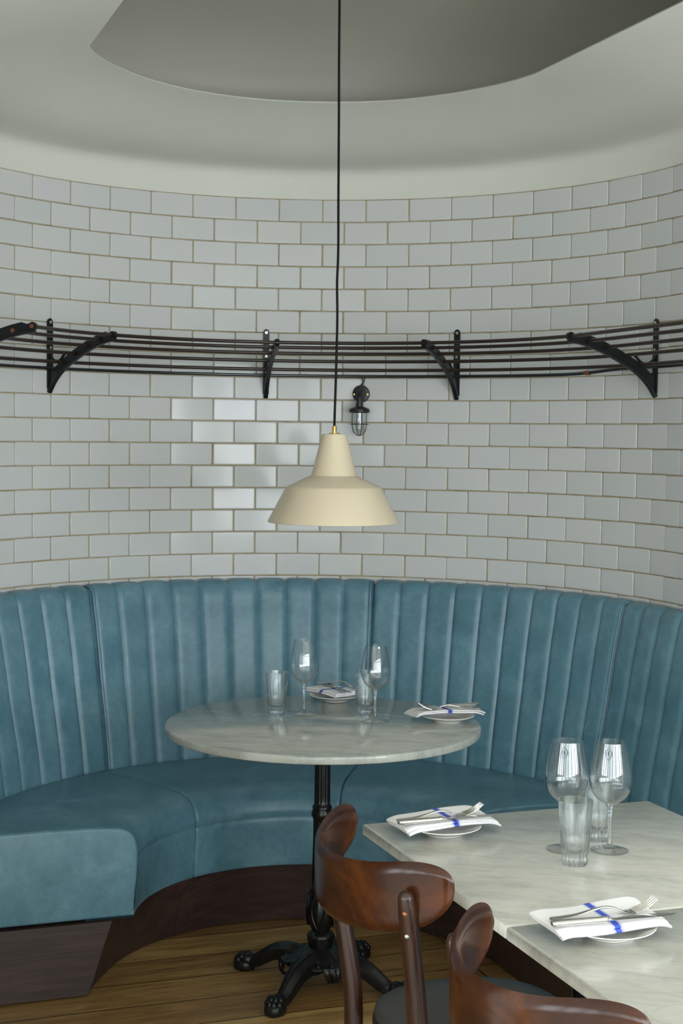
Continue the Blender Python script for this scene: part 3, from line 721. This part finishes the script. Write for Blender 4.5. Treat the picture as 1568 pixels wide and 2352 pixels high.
def cast_leg(parent, an):
    e = MB(); c_, s_ = cos(an), sin(an)
    cl = catmull([(.055, .074, 0), (.100, .080, 0), (.140, .072, 0), (.175, .053, 0), (.205, .034, 0), (.235, .026, 0)], 18)
    rows = []
    for i, p in enumerate(cl):
        f = i/17; hw = .032*(1-f) + .0155*f; hh = .023*(1-f)+.015*f
        t = (cl[min(i+1, 17)]-cl[max(i-1, 0)]).normalized(); nx, nz = -t.y, t.x; row = []
        for x, h in ((-1, -.9), (-1.05, 0), (-.95, .6), (-.55, .85), (-.3, 1.2), (0, 1.32), (.3, 1.2), (.55, .85), (.95, .6), (1.05, 0), (1, -.9), (.5, -1.0), (-.5, -1.0)):
            d = p.x + nx*h*hh; row.append((c_*d - s_*x*hw, s_*d + c_*x*hw, p.y + nz*h*hh))
        rows.append(row)
    e.grid(rows, closed_u=True); e.f.append(tuple(range(13))); e.m.append(0); o = len(e.v)
    e.f.append(tuple(range(o-1, o-14, -1))); e.m.append(0)
    for k in range(7):           # bead ornament down the spine of the leg
        p = cl[3+2*k]; e.sphere((c_*p.x - s_*.0, s_*p.x, p.y + .0235 - .0009*k*1.6), .0052, 8)
    lg = e.build('leg', M_IRON_DUSTY, parent, angle=50)
    # lion paw foot
    p = MB()
    def pt(d, x, z): return (c_*d - s_*x, s_*d + c_*x, z)
    rows = []
    for z, k in ((.004, .92), (.008, 1.0), (.018, 1.0), (.026, .93), (.030, .84)):
        rows.append([pt(.252 + .034*k*cos(2*pi*j/24), .029*k*sin(2*pi*j/24), z) for j in range(24)])
    p.grid(rows, closed_u=True); p.f += [tuple(range(24)), tuple(range(len(p.v)-1, len(p.v)-25, -1))]; p.m += [0, 0]
    p.sphere(pt(.240, 0, .032), .024, 14, sc=(1, 1, .85))
    for x, d in ((-.018, .262), (-.0065, .272), (.0065, .272), (.018, .262)):
        p.sphere(pt(d, x, .030), .0098, 12, sc=(1, 1, 1.25)); p.sphere(pt(d-.010, x*.95, .042), .0088, 10); p.sphere(pt(d+.008, x*1.02, .021), .0055, 8)
    p.tube([pt(.262, 0, .0), pt(.262, 0, .006)], .014, 12)
    p.build('paw_foot', M_IRON_DUSTY, lg, angle=60)
for k in range(4): cast_leg(RT, pi/4 + k*pi/2 - R_(2.5))

# ------------------------------------------------------------------ the two square tables
def square_table(label, a, b, w, d, group):
    t = thing('square_table', label, 'table', a+w/2, b-d/2, group=group)
    hw, hd = w/2-.0012, d/2-.0012; zt, zb = .750, .727
    def rr_(k, z, c): 
        return [(-hw+k+c, -hd+k, z), (hw-k-c, -hd+k, z), (hw-k, -hd+k+c, z), (hw-k, hd-k-c, z), (hw-k-c, hd-k, z), (-hw+k+c, hd-k, z), (-hw+k, hd-k-c, z), (-hw+k, -hd+k+c, z)]
    mb = MB(); mb.grid([rr_(.002, zb, .002), rr_(0, zb+.002, .002), rr_(0, zt-.0035, .002), rr_(.0012, zt-.001, .002), rr_(.0035, zt, .002)], closed_u=True)
    mb.f += [tuple(range(7, -1, -1)), tuple(range(len(mb.v)-8, len(mb.v)))]; mb.m += [0, 0]
    mb.build('tabletop', M_MARBLE, t, angle=40)
    mb = MB(); mb.lathe([(.0001, .727), (.13, .727), (.13, .720), (.035, .712), (.026, .700), (.026, .12), (.034, .10), (.05, .075), (.0001, .07)], 32); mb.build('column', M_IRON, t, angle=40)
    for k in range(4):
        an = pi/4+k*pi/2; mb = MB(); pts = catmull([(.03*cos(an), .03*sin(an), .085), (.12*cos(an), .12*sin(an), .075), (.24*cos(an), .24*sin(an), .028), (.29*cos(an), .29*sin(an), .016)], 12)
        mb.tube(pts, [.022, .021, .02, .0195, .019, .0185, .018, .0175, .017, .016, .015, .0145], 10); mb.build('leg', M_IRON, t)
    return t
square_table('pale marble square table set in front of the booth, nearer to the round table', -0.235, -1.047, .685, .680, None)
square_table('pale marble square table at the bottom right edge, cut by the frame', -0.235, -1.7285, .685, .680, None)

# ------------------------------------------------------------------ glasses
WG_OUT = [(.0305, .2160), (.0325, .205), (.0360, .188), (.0395, .168), (.0415, .150), (.0420, .140), (.0405, .128), (.0350, .114), (.0250, .102), (.0140, .0945), (.0085, .0905)]
def wine_glass(label, a, b, rz=0):
    t = thing('wine_glass', label, 'wine glass', a, b, .7502, rz=rz, group=None)
    P = catmull([(r, z, 0) for r, z in WG_OUT], 34)
    mb = MB(); o_ = [(p.x, p.y) for p in P]; i_ = [(max(.0001, p.x-(.0009 if k < 24 else .0009+(k-24)*.0002)), p.y+(0 if k < 20 else (k-20)*.00018)) for k, p in enumerate(P)]
    i_[-1] = (.0001, .0945); i_[-2] = (.006, .0958)
    mb.lathe([(.0300, .2164)] + o_, 56); mb.lathe([(.0300, .2164)] + i_, 56); mb.build('bowl', M_BOWL, t, fix=False)
    mb = MB(); st = [(.0001, .0943), (.0070, .0930), (.0088, .0903), (.0062, .0860), (.0042, .0815), (.0048, .0795), (.0050, .078), (.0044, .0760), (.0036, .070), (.0033, .050), (.0034, .030), (.0040, .018), (.0055, .0110), (.0090, .0068), (.0120, .0056), (.0118, .0040), (.0001, .0036)]
    mb.lathe(st, 32); mb.build('stem', M_GLASS, t, angle=60)
    mb = MB(); mb.lathe([(.0118, .0057), (.0160, .0044), (.0220, .0033), (.0300, .0022), (.0365, .0016), (.0380, .0010), (.0372, .0004), (.0300, .0008), (.0200, .0014), (.0118, .0022)], 56); mb.build('foot', M_BOWL, t, angle=60)
    return t
GG = None
wine_glass('clear wine glass on the left half of the round table, beside a ribbed tumbler', 0.032, 0.150)
wine_glass('clear wine glass on the round table in front of a ribbed tumbler, right of centre', 0.190, -0.013)
wine_glass('right one of the two large wine glasses standing on the square table', 0.160, -1.379, .5)
wine_glass('left one of the two large wine glasses on the square table, behind the front tumbler', 0.081, -1.346, .2)
def tumbler(label, a, b, rz=0):
    t = thing('tumbler', label, 'tumbler', a, b, .7504, rz=rz)
    n = 72; h = .124
    def ro(z):
        if z < .004: return .0235
        if z < .016: return .0248
        if z < .022: return .0240
        return .0262 + (z-.022)/(h-.022)*.0073
    rows = []
    zs = [0, .0015, .004, .008, .012, .016, .019, .022, .026, .032, .04, .05, .06, .07, .08, .086, .092, .1, .11, .12, h-.0006]
    for z in zs:
        amp = .0 if z > .094 else (.075 if .02 < z < .075 else (.06 if z >= .075 else .09))
        if z < .0016: amp = .02
        fa = amp if z < .075 else amp*(.094-z)/.02 if z < .094 else 0
        rows.append([(ro(z)*(1-fa*(0.5+0.5*cos(18*2*pi*k/n))**1.0)*cos(2*pi*k/n), ro(z)*(1-fa*(0.5+0.5*cos(18*2*pi*k/n)))*sin(2*pi*k/n), z) for k in range(n)])
    rows.append([(.0328*cos(2*pi*k/n), .0328*sin(2*pi*k/n), h) for k in range(n)])
    for z in (h-.0008, .11, .09, .07, .05, .034, .027, .0245, .0235):
        ri = ro(z)-.0021 if z > .03 else {.027: .0205, .0245: .0165, .0235: .010}.get(z, .01)
        rows.append([(ri*cos(2*pi*k/n), ri*sin(2*pi*k/n), z) for k in range(n)])
    rows.append([(.0001*cos(2*pi*k/n), .0001*sin(2*pi*k/n), .0232) for k in range(n)])
    mb = MB(); mb.grid(rows, closed_u=True); mb.f.append(tuple(range(n))[::-1]); mb.m.append(0)
    o = mb.build('glass_wall', M_TUMBLER, t, angle=50)
    return t
def solid_tumbler(label, a, b, rz=0):
    t = tumbler(label, a, b, rz); ch = t.children[0]; ch.parent = None
    ch.location = t.location; ch.rotation_euler = t.rotation_euler; ch.name = 'tumbler'
    for k in ('label', 'category'): ch[k] = t[k]
    bpy.data.objects.remove(t); ch.name = 'tumbler'; return ch
solid_tumbler('ribbed water tumbler at the left of the glasses on the round table', -0.047, 0.163)
solid_tumbler('ribbed water tumbler on the round table just behind the right wine glass', 0.201, 0.098, .1)
solid_tumbler('ribbed water tumbler at the front of the glasses on the square table', 0.049, -1.442, .2)
solid_tumbler('ribbed water tumbler behind the two large wine glasses on the square table', 0.177, -1.304, .3)

# ------------------------------------------------------------------ place settings
def plate_mesh():
    mb = MB(); mb.lathe([(.0001, .0025), (.034, .0025), (.036, .0), (.040, .0), (.041, .0022), (.052, .0065), (.066, .0125), (.0765, .0165), (.0775, .0175), (.0768, .0186), (.066, .0158), (.054, .0105), (.046, .0062), (.040, .0048), (.0001, .0045)], 64)
    return mb
def napkin_mesh(seed, wx=.207, wy=.104, stripe=True):
    rnd = random.Random(seed); nx, ny = 44, 22
    ph = rnd.uniform(0, 6)
    def top(x, y, lay):
        r = math.hypot(x, y); z = .0224
        z += .0025*sin(x*28+ph)*(.4+abs(y)/.1) + .004*max(0, y/.05)*max(0, x/.1+.2)
        ov = max(0, abs(x)-.076); z -= ov*ov*7 + ov*.06
        z -= max(0, -y-.030)**1.5*.9
        return z + lay*.0052
    mb = MB()
    for lay, (sx_, sy_, dx, dy) in enumerate(((wx, wy, .004, -.003), (wx, wy*.97, 0, 0))):
        rows = []; th = .0046
        for i in range(nx+1):
            x = (i/nx-.5)*sx_; row = []
            for j in range(ny+1):
                y = (j/ny-.5)*sy_; row.append((x+dx, y+dy, top(x, y, lay)+th))
            # rounded front and back folds
            y0, y1 = sy_/2, -sy_/2
            row.append((x+dx, y0+dy+.0020, top(x, y0, lay)+th*.5))
            for j in range(ny, -1, -1):
                y = (j/ny-.5)*sy_; row.append((x+dx, y+dy, top(x, y, lay)))
            row.append((x+dx, y1+dy-.0022, top(x, y1, lay)+th*.5))
            rows.append(row)
        mb.grid(rows, closed_u=True); K = len(rows[0]); o = len(mb.v)
        # close the ends with a slight inset so that the folded edges read
        for base, sgn in ((o-len(rows)*K, -1), (o-K, 1)):
            for j in range(ny):
                a_, b_ = base+j, base+j+1; c_, d_ = base+2*ny+2-j, base+2*ny+1-j
                mb.f.append((a_, b_, d_, c_)); mb.m.append(0)
    return mb
def knife_mesh():
    mb = MB(); rows = []
    prof = [(-.108, .0030, .0026), (-.1070, .0060, .0040), (-.103, .0078, .0052), (-.095, .0082, .0056), (-.07, .0074, .0054), (-.04, .0064, .0050), (-.022, .0060, .0050), (-.019, .0072, .0060), (-.0165, .0060, .0050), (-.0145, .0070, .0058), (-.012, .0056, .0044), (-.009, .0048, .0028), (-.006, .0070, .0014)]
    for x, w, h in prof:
        rows.append([(x, w*cos(2*pi*k/16), h*sin(2*pi*k/16)) for k in range(16)])
    for i in range(15):
        f = i/14; x = -.003 + .113*f
        yb = .0085 - (.0075*max(0, (f-.72)/.28)**2 ) ; yf = -.0085 + (.011*max(0, (f-.80)/.2)**2)
        yb = max(yb, yf+.0012); hh = .0009*(1-f*.5)
        rows.append([((x), (yb+yf)/2 + (yb-yf)/2*cos(2*pi*k/16), hh*sin(2*pi*k/16)) for k in range(16)])
    mb.grid(rows, closed_u=True); mb.f += [tuple(range(16)), tuple(range(len(mb.v)-1, len(mb.v)-17, -1))]; mb.m += [0, 0]
    return mb
def fork_mesh():
    mb = MB(); rows = []
    # side profile: handle end low, neck arched high, root of the tines low, tips raised
    keys = [(-.098, .000, .0062, .0016), (-.094, .0004, .0088, .0018), (-.080, .0010, .0082, .0016), (-.055, .0035, .0058, .0017), (-.030, .0085, .0036, .0020), (-.008, .0125, .0029, .0021), (.010, .0110, .0030, .0020), (.024, .0055, .0038, .0018), (.032, .0025, .0085, .0014), (.040, .0015, .0118, .0012), (.050, .0030, .0122, .0011)]
    N = 40; K4 = [Vector((k[0], k[1], k[2])) for k in keys]; H4 = [Vector((k[3], 0, 0)) for k in keys]
    C = catmull(K4, N); Hh = catmull(H4, N)
    for p, h in zip(C, Hh): rows.append([(p.x, p.z*cos(2*pi*k/14), p.y + h.x*sin(2*pi*k/14)) for k in range(14)])
    mb.grid(rows, closed_u=True); mb.f += [tuple(range(14)), tuple(range(len(mb.v)-1, len(mb.v)-15, -1))]; mb.m += [0, 0]
    for y in (-.0098, -.0033, .0033, .0098):
        pts = catmull([(.047, y, .0026), (.060, y, .0065), (.074, y*.98, .0135), (.087, y*.95, .0225)], 10)
        mb.tube(pts, [.0021, .0021, .002, .002, .0019, .0018, .0017, .0015, .0013, .0008], 6)
    return mb
pm = nm = km = fm = None
def one(name, mesh_fn, m, label, cat, loc, rot, cache={}):
    if name not in cache:
        o = mesh_fn().build(name, m, angle=50); cache[name] = o.data; 
    else:
        o = bpy.data.objects.new(name, cache[name]); COL.objects.link(o)
    o.location = loc; o.rotation_euler = rot; return tag(o, label, cat)
def setting(a, b, rz, seed, lab, nap=(0, 0, 0), kn=(-.003, -.033, -3), fk=(-.004, -.004, -1), nscale=(1, 1), fz=0):
    z = .7503; R = TH + rz
    def W(x, y, zz): return L(a + x*cos(rz) - y*sin(rz), b + x*sin(rz) + y*cos(rz), z+zz)
    one('plate', plate_mesh, M_PORC, 'small white side plate under a napkin ' + lab[0], 'plate', W(0, 0, 0), (0, 0, R))
    nk = napkin_mesh(seed, .207*nscale[0], .104*nscale[1]).build('napkin', M_NAPKIN, angle=60); nk.location = W(nap[0], nap[1], 0); nk.rotation_euler = (0, 0, R+R_(nap[2]))
    tag(nk, 'folded blue striped white napkin ' + lab[1], 'napkin')
    one('knife', knife_mesh, M_STEEL, 'steel table knife lying on the napkin ' + lab[2], 'knife', W(kn[0], kn[1], .0388), (0, R_(-.6), R+R_(kn[2])))
    one('fork', fork_mesh, M_STEEL, 'four tined fork beside the knife ' + lab[3], 'fork', W(fk[0], fk[1], .0348 + fz), (0, 0, R+R_(fk[2])))
setting(-.102, -1.165, 0, 1, ['at the far left corner of the square tables', 'at the far left corner of the square tables', 'at the far left corner of the square tables', 'at the far left corner of the square tables'], nap=(.004, .014, 3.5), nscale=(1, .95))
setting(-.093, -1.816, 0, 2, ['on the square table nearest the camera']*4, nap=(-.012, .012, -1), kn=(-.010, -.036, -6), fk=(-.006, -.004, -4), nscale=(.95, 1.05))
setting(.390, -.066, pi, 3, ['at the right rim of the round table']*4, nap=(-.004, -.022, 0), kn=(-.002, -.022, 3), fk=(.006, .010, -8), nscale=(1, .9))
setting(.192, .332, R_(-80), 4, ['at the far rim of the round table']*4, nap=(-.02, .0, 6), kn=(.0, .004, -6), fk=(-.004, .028, 24), nscale=(.75, .85), fz=.007)

# ------------------------------------------------------------------ chairs
def chair_back_curve(u):           # u in -1..1 -> (x, y) of the bent panel, x forward
    al = R_(63)*u; rad = .269
    return (-.296 + rad*(1-cos(al)) , rad*sin(al)*1.0)
def make_chair(label):
    t = thing('dining_chair', label, 'chair', 0, 0)
    ZT_, HH = .803, .112
    mb = MB(); nu = 64
    outer, inner = [], []
    def section(u, off):
        x, y = chair_back_curve(u); al = R_(63)*u; nx, ny = cos(al), -sin(al)   # towards the centre of the arc
        e = min(1.0, max(0.0, (abs(u)-.58)/.42))
        half = HH/2*(1+.12*u*u)*sqrt(max(0.0, 1-e**2.4)) if e < 1 else 0.0
        half = max(half, .0005); zc = ZT_-HH/2 + .041*u*u
        row = []
        for k in range(13):
            v = -1 + 2*k/12; zz = zc + half*v; edge = 1-max(0, (abs(v)-.75)/.25)**2*.7
            le = 0.0
            o = off*edge*max(.25, 1-e**12)
            row.append((x + nx*o + le, y + ny*o, zz))
        return row
    us = [sin(pi/2*sin(pi/2*(-1+2*i/nu))) if abs(-1+2*i/nu) > 2 else sin(pi/2*(-1+2*i/nu)) for i in range(nu+1)]
    R1 = [section(u, .0085) for u in us]; R2 = [section(u, -.0085) for u in us]
    mb.grid(R1); mb.grid(R2, flip=True)
    # rim joining both skins, rounded
    loop1 = [R1[i][12] for i in range(nu+1)] + [R1[nu][k] for k in range(11, -1, -1)] + [R1[i][0] for i in range(nu-1, -1, -1)] + [R1[0][k] for k in range(1, 12)]
    loop2 = [R2[i][12] for i in range(nu+1)] + [R2[nu][k] for k in range(11, -1, -1)] + [R2[i][0] for i in range(nu-1, -1, -1)] + [R2[0][k] for k in range(1, 12)]
    mid = []
    for k in range(len(loop1)):
        p, q = Vector(loop1[k]), Vector(loop2[k]); m_ = (p+q)/2
        if k <= nu: m_.z += .0035
        elif nu+12 <= k <= 2*nu+12: m_.z -= .0035
        mid.append(tuple(m_))
    mb.grid([loop1, mid, loop2], closed_u=True)
    mb.build('backrest', M_CHAIR_FIG, t, angle=70)
    for s in (-1, 1):
        u = s*.76; x, y = chair_back_curve(u); al = R_(63)*u; nx, ny = cos(al), -sin(al)
        pts = catmull([(-.228, s*.214, .775), (-.207, s*.194, .665), (-.188, s*.177, .54), (-.178, s*.170, .43), (-.182, s*.173, .25), (-.205, s*.185, .005)], 34)
        rad = [.0135, .0158] + [.0165+.0022*min(1, i/14) for i in range(20)] + [.0187-.0045*(i/12) for i in range(12)]
        mb = MB(); mb.tube([Vector(pts[0])+Vector((0, 0, .0105)), Vector(pts[0])+Vector((0, 0, .0075))] + pts, [.0045, .0098] + rad, 18)
        lg = mb.build('rear_leg', M_CHAIR, t, angle=60)
        for i, zz in enumerate((.748, .706)):
            pc = min(pts, key=lambda p_: abs(p_[2]-zz)); c = Vector((pc[0]-nx*.0138, pc[1]-ny*.0138, zz)); mb = MB()
            mb.sphere(c, .0062 if i == 0 else .0052, 12); tag(mb.build('screw_button', M_COPPER if (i == 0 or s > 0) else M_SCREWST, lg), 'small copper coloured screw cap' if (i == 0 or s > 0) else 'bare steel screw')
    for s in (-1, 1):
        mb = MB(); mb.tube(catmull([(.150, s*.135, .445), (.158, s*.145, .25), (.170, s*.158, .004)], 14), [.0175, .018, .018, .0178, .0175, .017, .0165, .016, .0155, .015, .0145, .014, .0135, .013], 16); mb.build('front_leg', M_CHAIR, t)
    def seat_outline(k, sc, z):
        an = 2*pi*k/56; c_, s_ = cos(an), sin(an); e = 2.5
        rx = .198 if c_ > 0 else .186; ry = .196
        r = (abs(c_/rx)**e + abs(s_/ry)**e)**(-1/e); return (r*sc*c_+.006, r*sc*s_, z)
    mb = MB(); mb.grid([[seat_outline(k, s, z) for k in range(56)] for s, z in ((.90, .413), (.985, .413), (1.0, .420), (1.0, .440), (.985, .446), (.90, .446))], closed_u=True); mb.build('seat_frame', M_CHAIR, t, angle=40)
    mb = MB(); mb.grid([[seat_outline(k, s, z) for k in range(56)] for s, z in ((.93, .440), (.975, .446), (.985, .452), (.972, .459), (.94, .464), (.8, .469), (.5, .472), (.2, .473), (.001, .473))], closed_u=True); mb.build('seat_pad', M_PAD, t, angle=60)
    mb = MB()
    for s in (-1, 1): mb.tube([(.157, s*.148, .20), (-.158, s*.162, .20)], .009, 10)
    mb.tube([(.0, -.155, .20), (.0, .155, .20)], .009, 10); mb.build('stretcher', M_CHAIR, t)
    return t
c1 = make_chair('dark brown bentwood chair at the far square table, nearer to the round table')
c1.location = L(-.135, -1.391, 0); c1.rotation_euler = (0, 0, TH)
c2 = copy_tree(c1); c2['label'] = 'dark brown bentwood chair cut off by the bottom edge, at the nearest square table'
c2.location = L(-.145, -2.043, 0)

for o in list(COL.objects):
    if o.parent is None and 'category' in o:
        g_ = {'wine glass': 'wine glasses on the tables', 'tumbler': 'ribbed tumblers on the tables', 'plate': 'side plates of the place settings', 'napkin': 'folded napkins of the place settings',
              'knife': 'knives of the place settings', 'fork': 'forks of the place settings', 'chair': 'bentwood chairs at the square tables'}.get(o['category'])
        if o.name.startswith('square_table'): g_ = 'square marble tables pushed together'
        if g_: o['group'] = g_
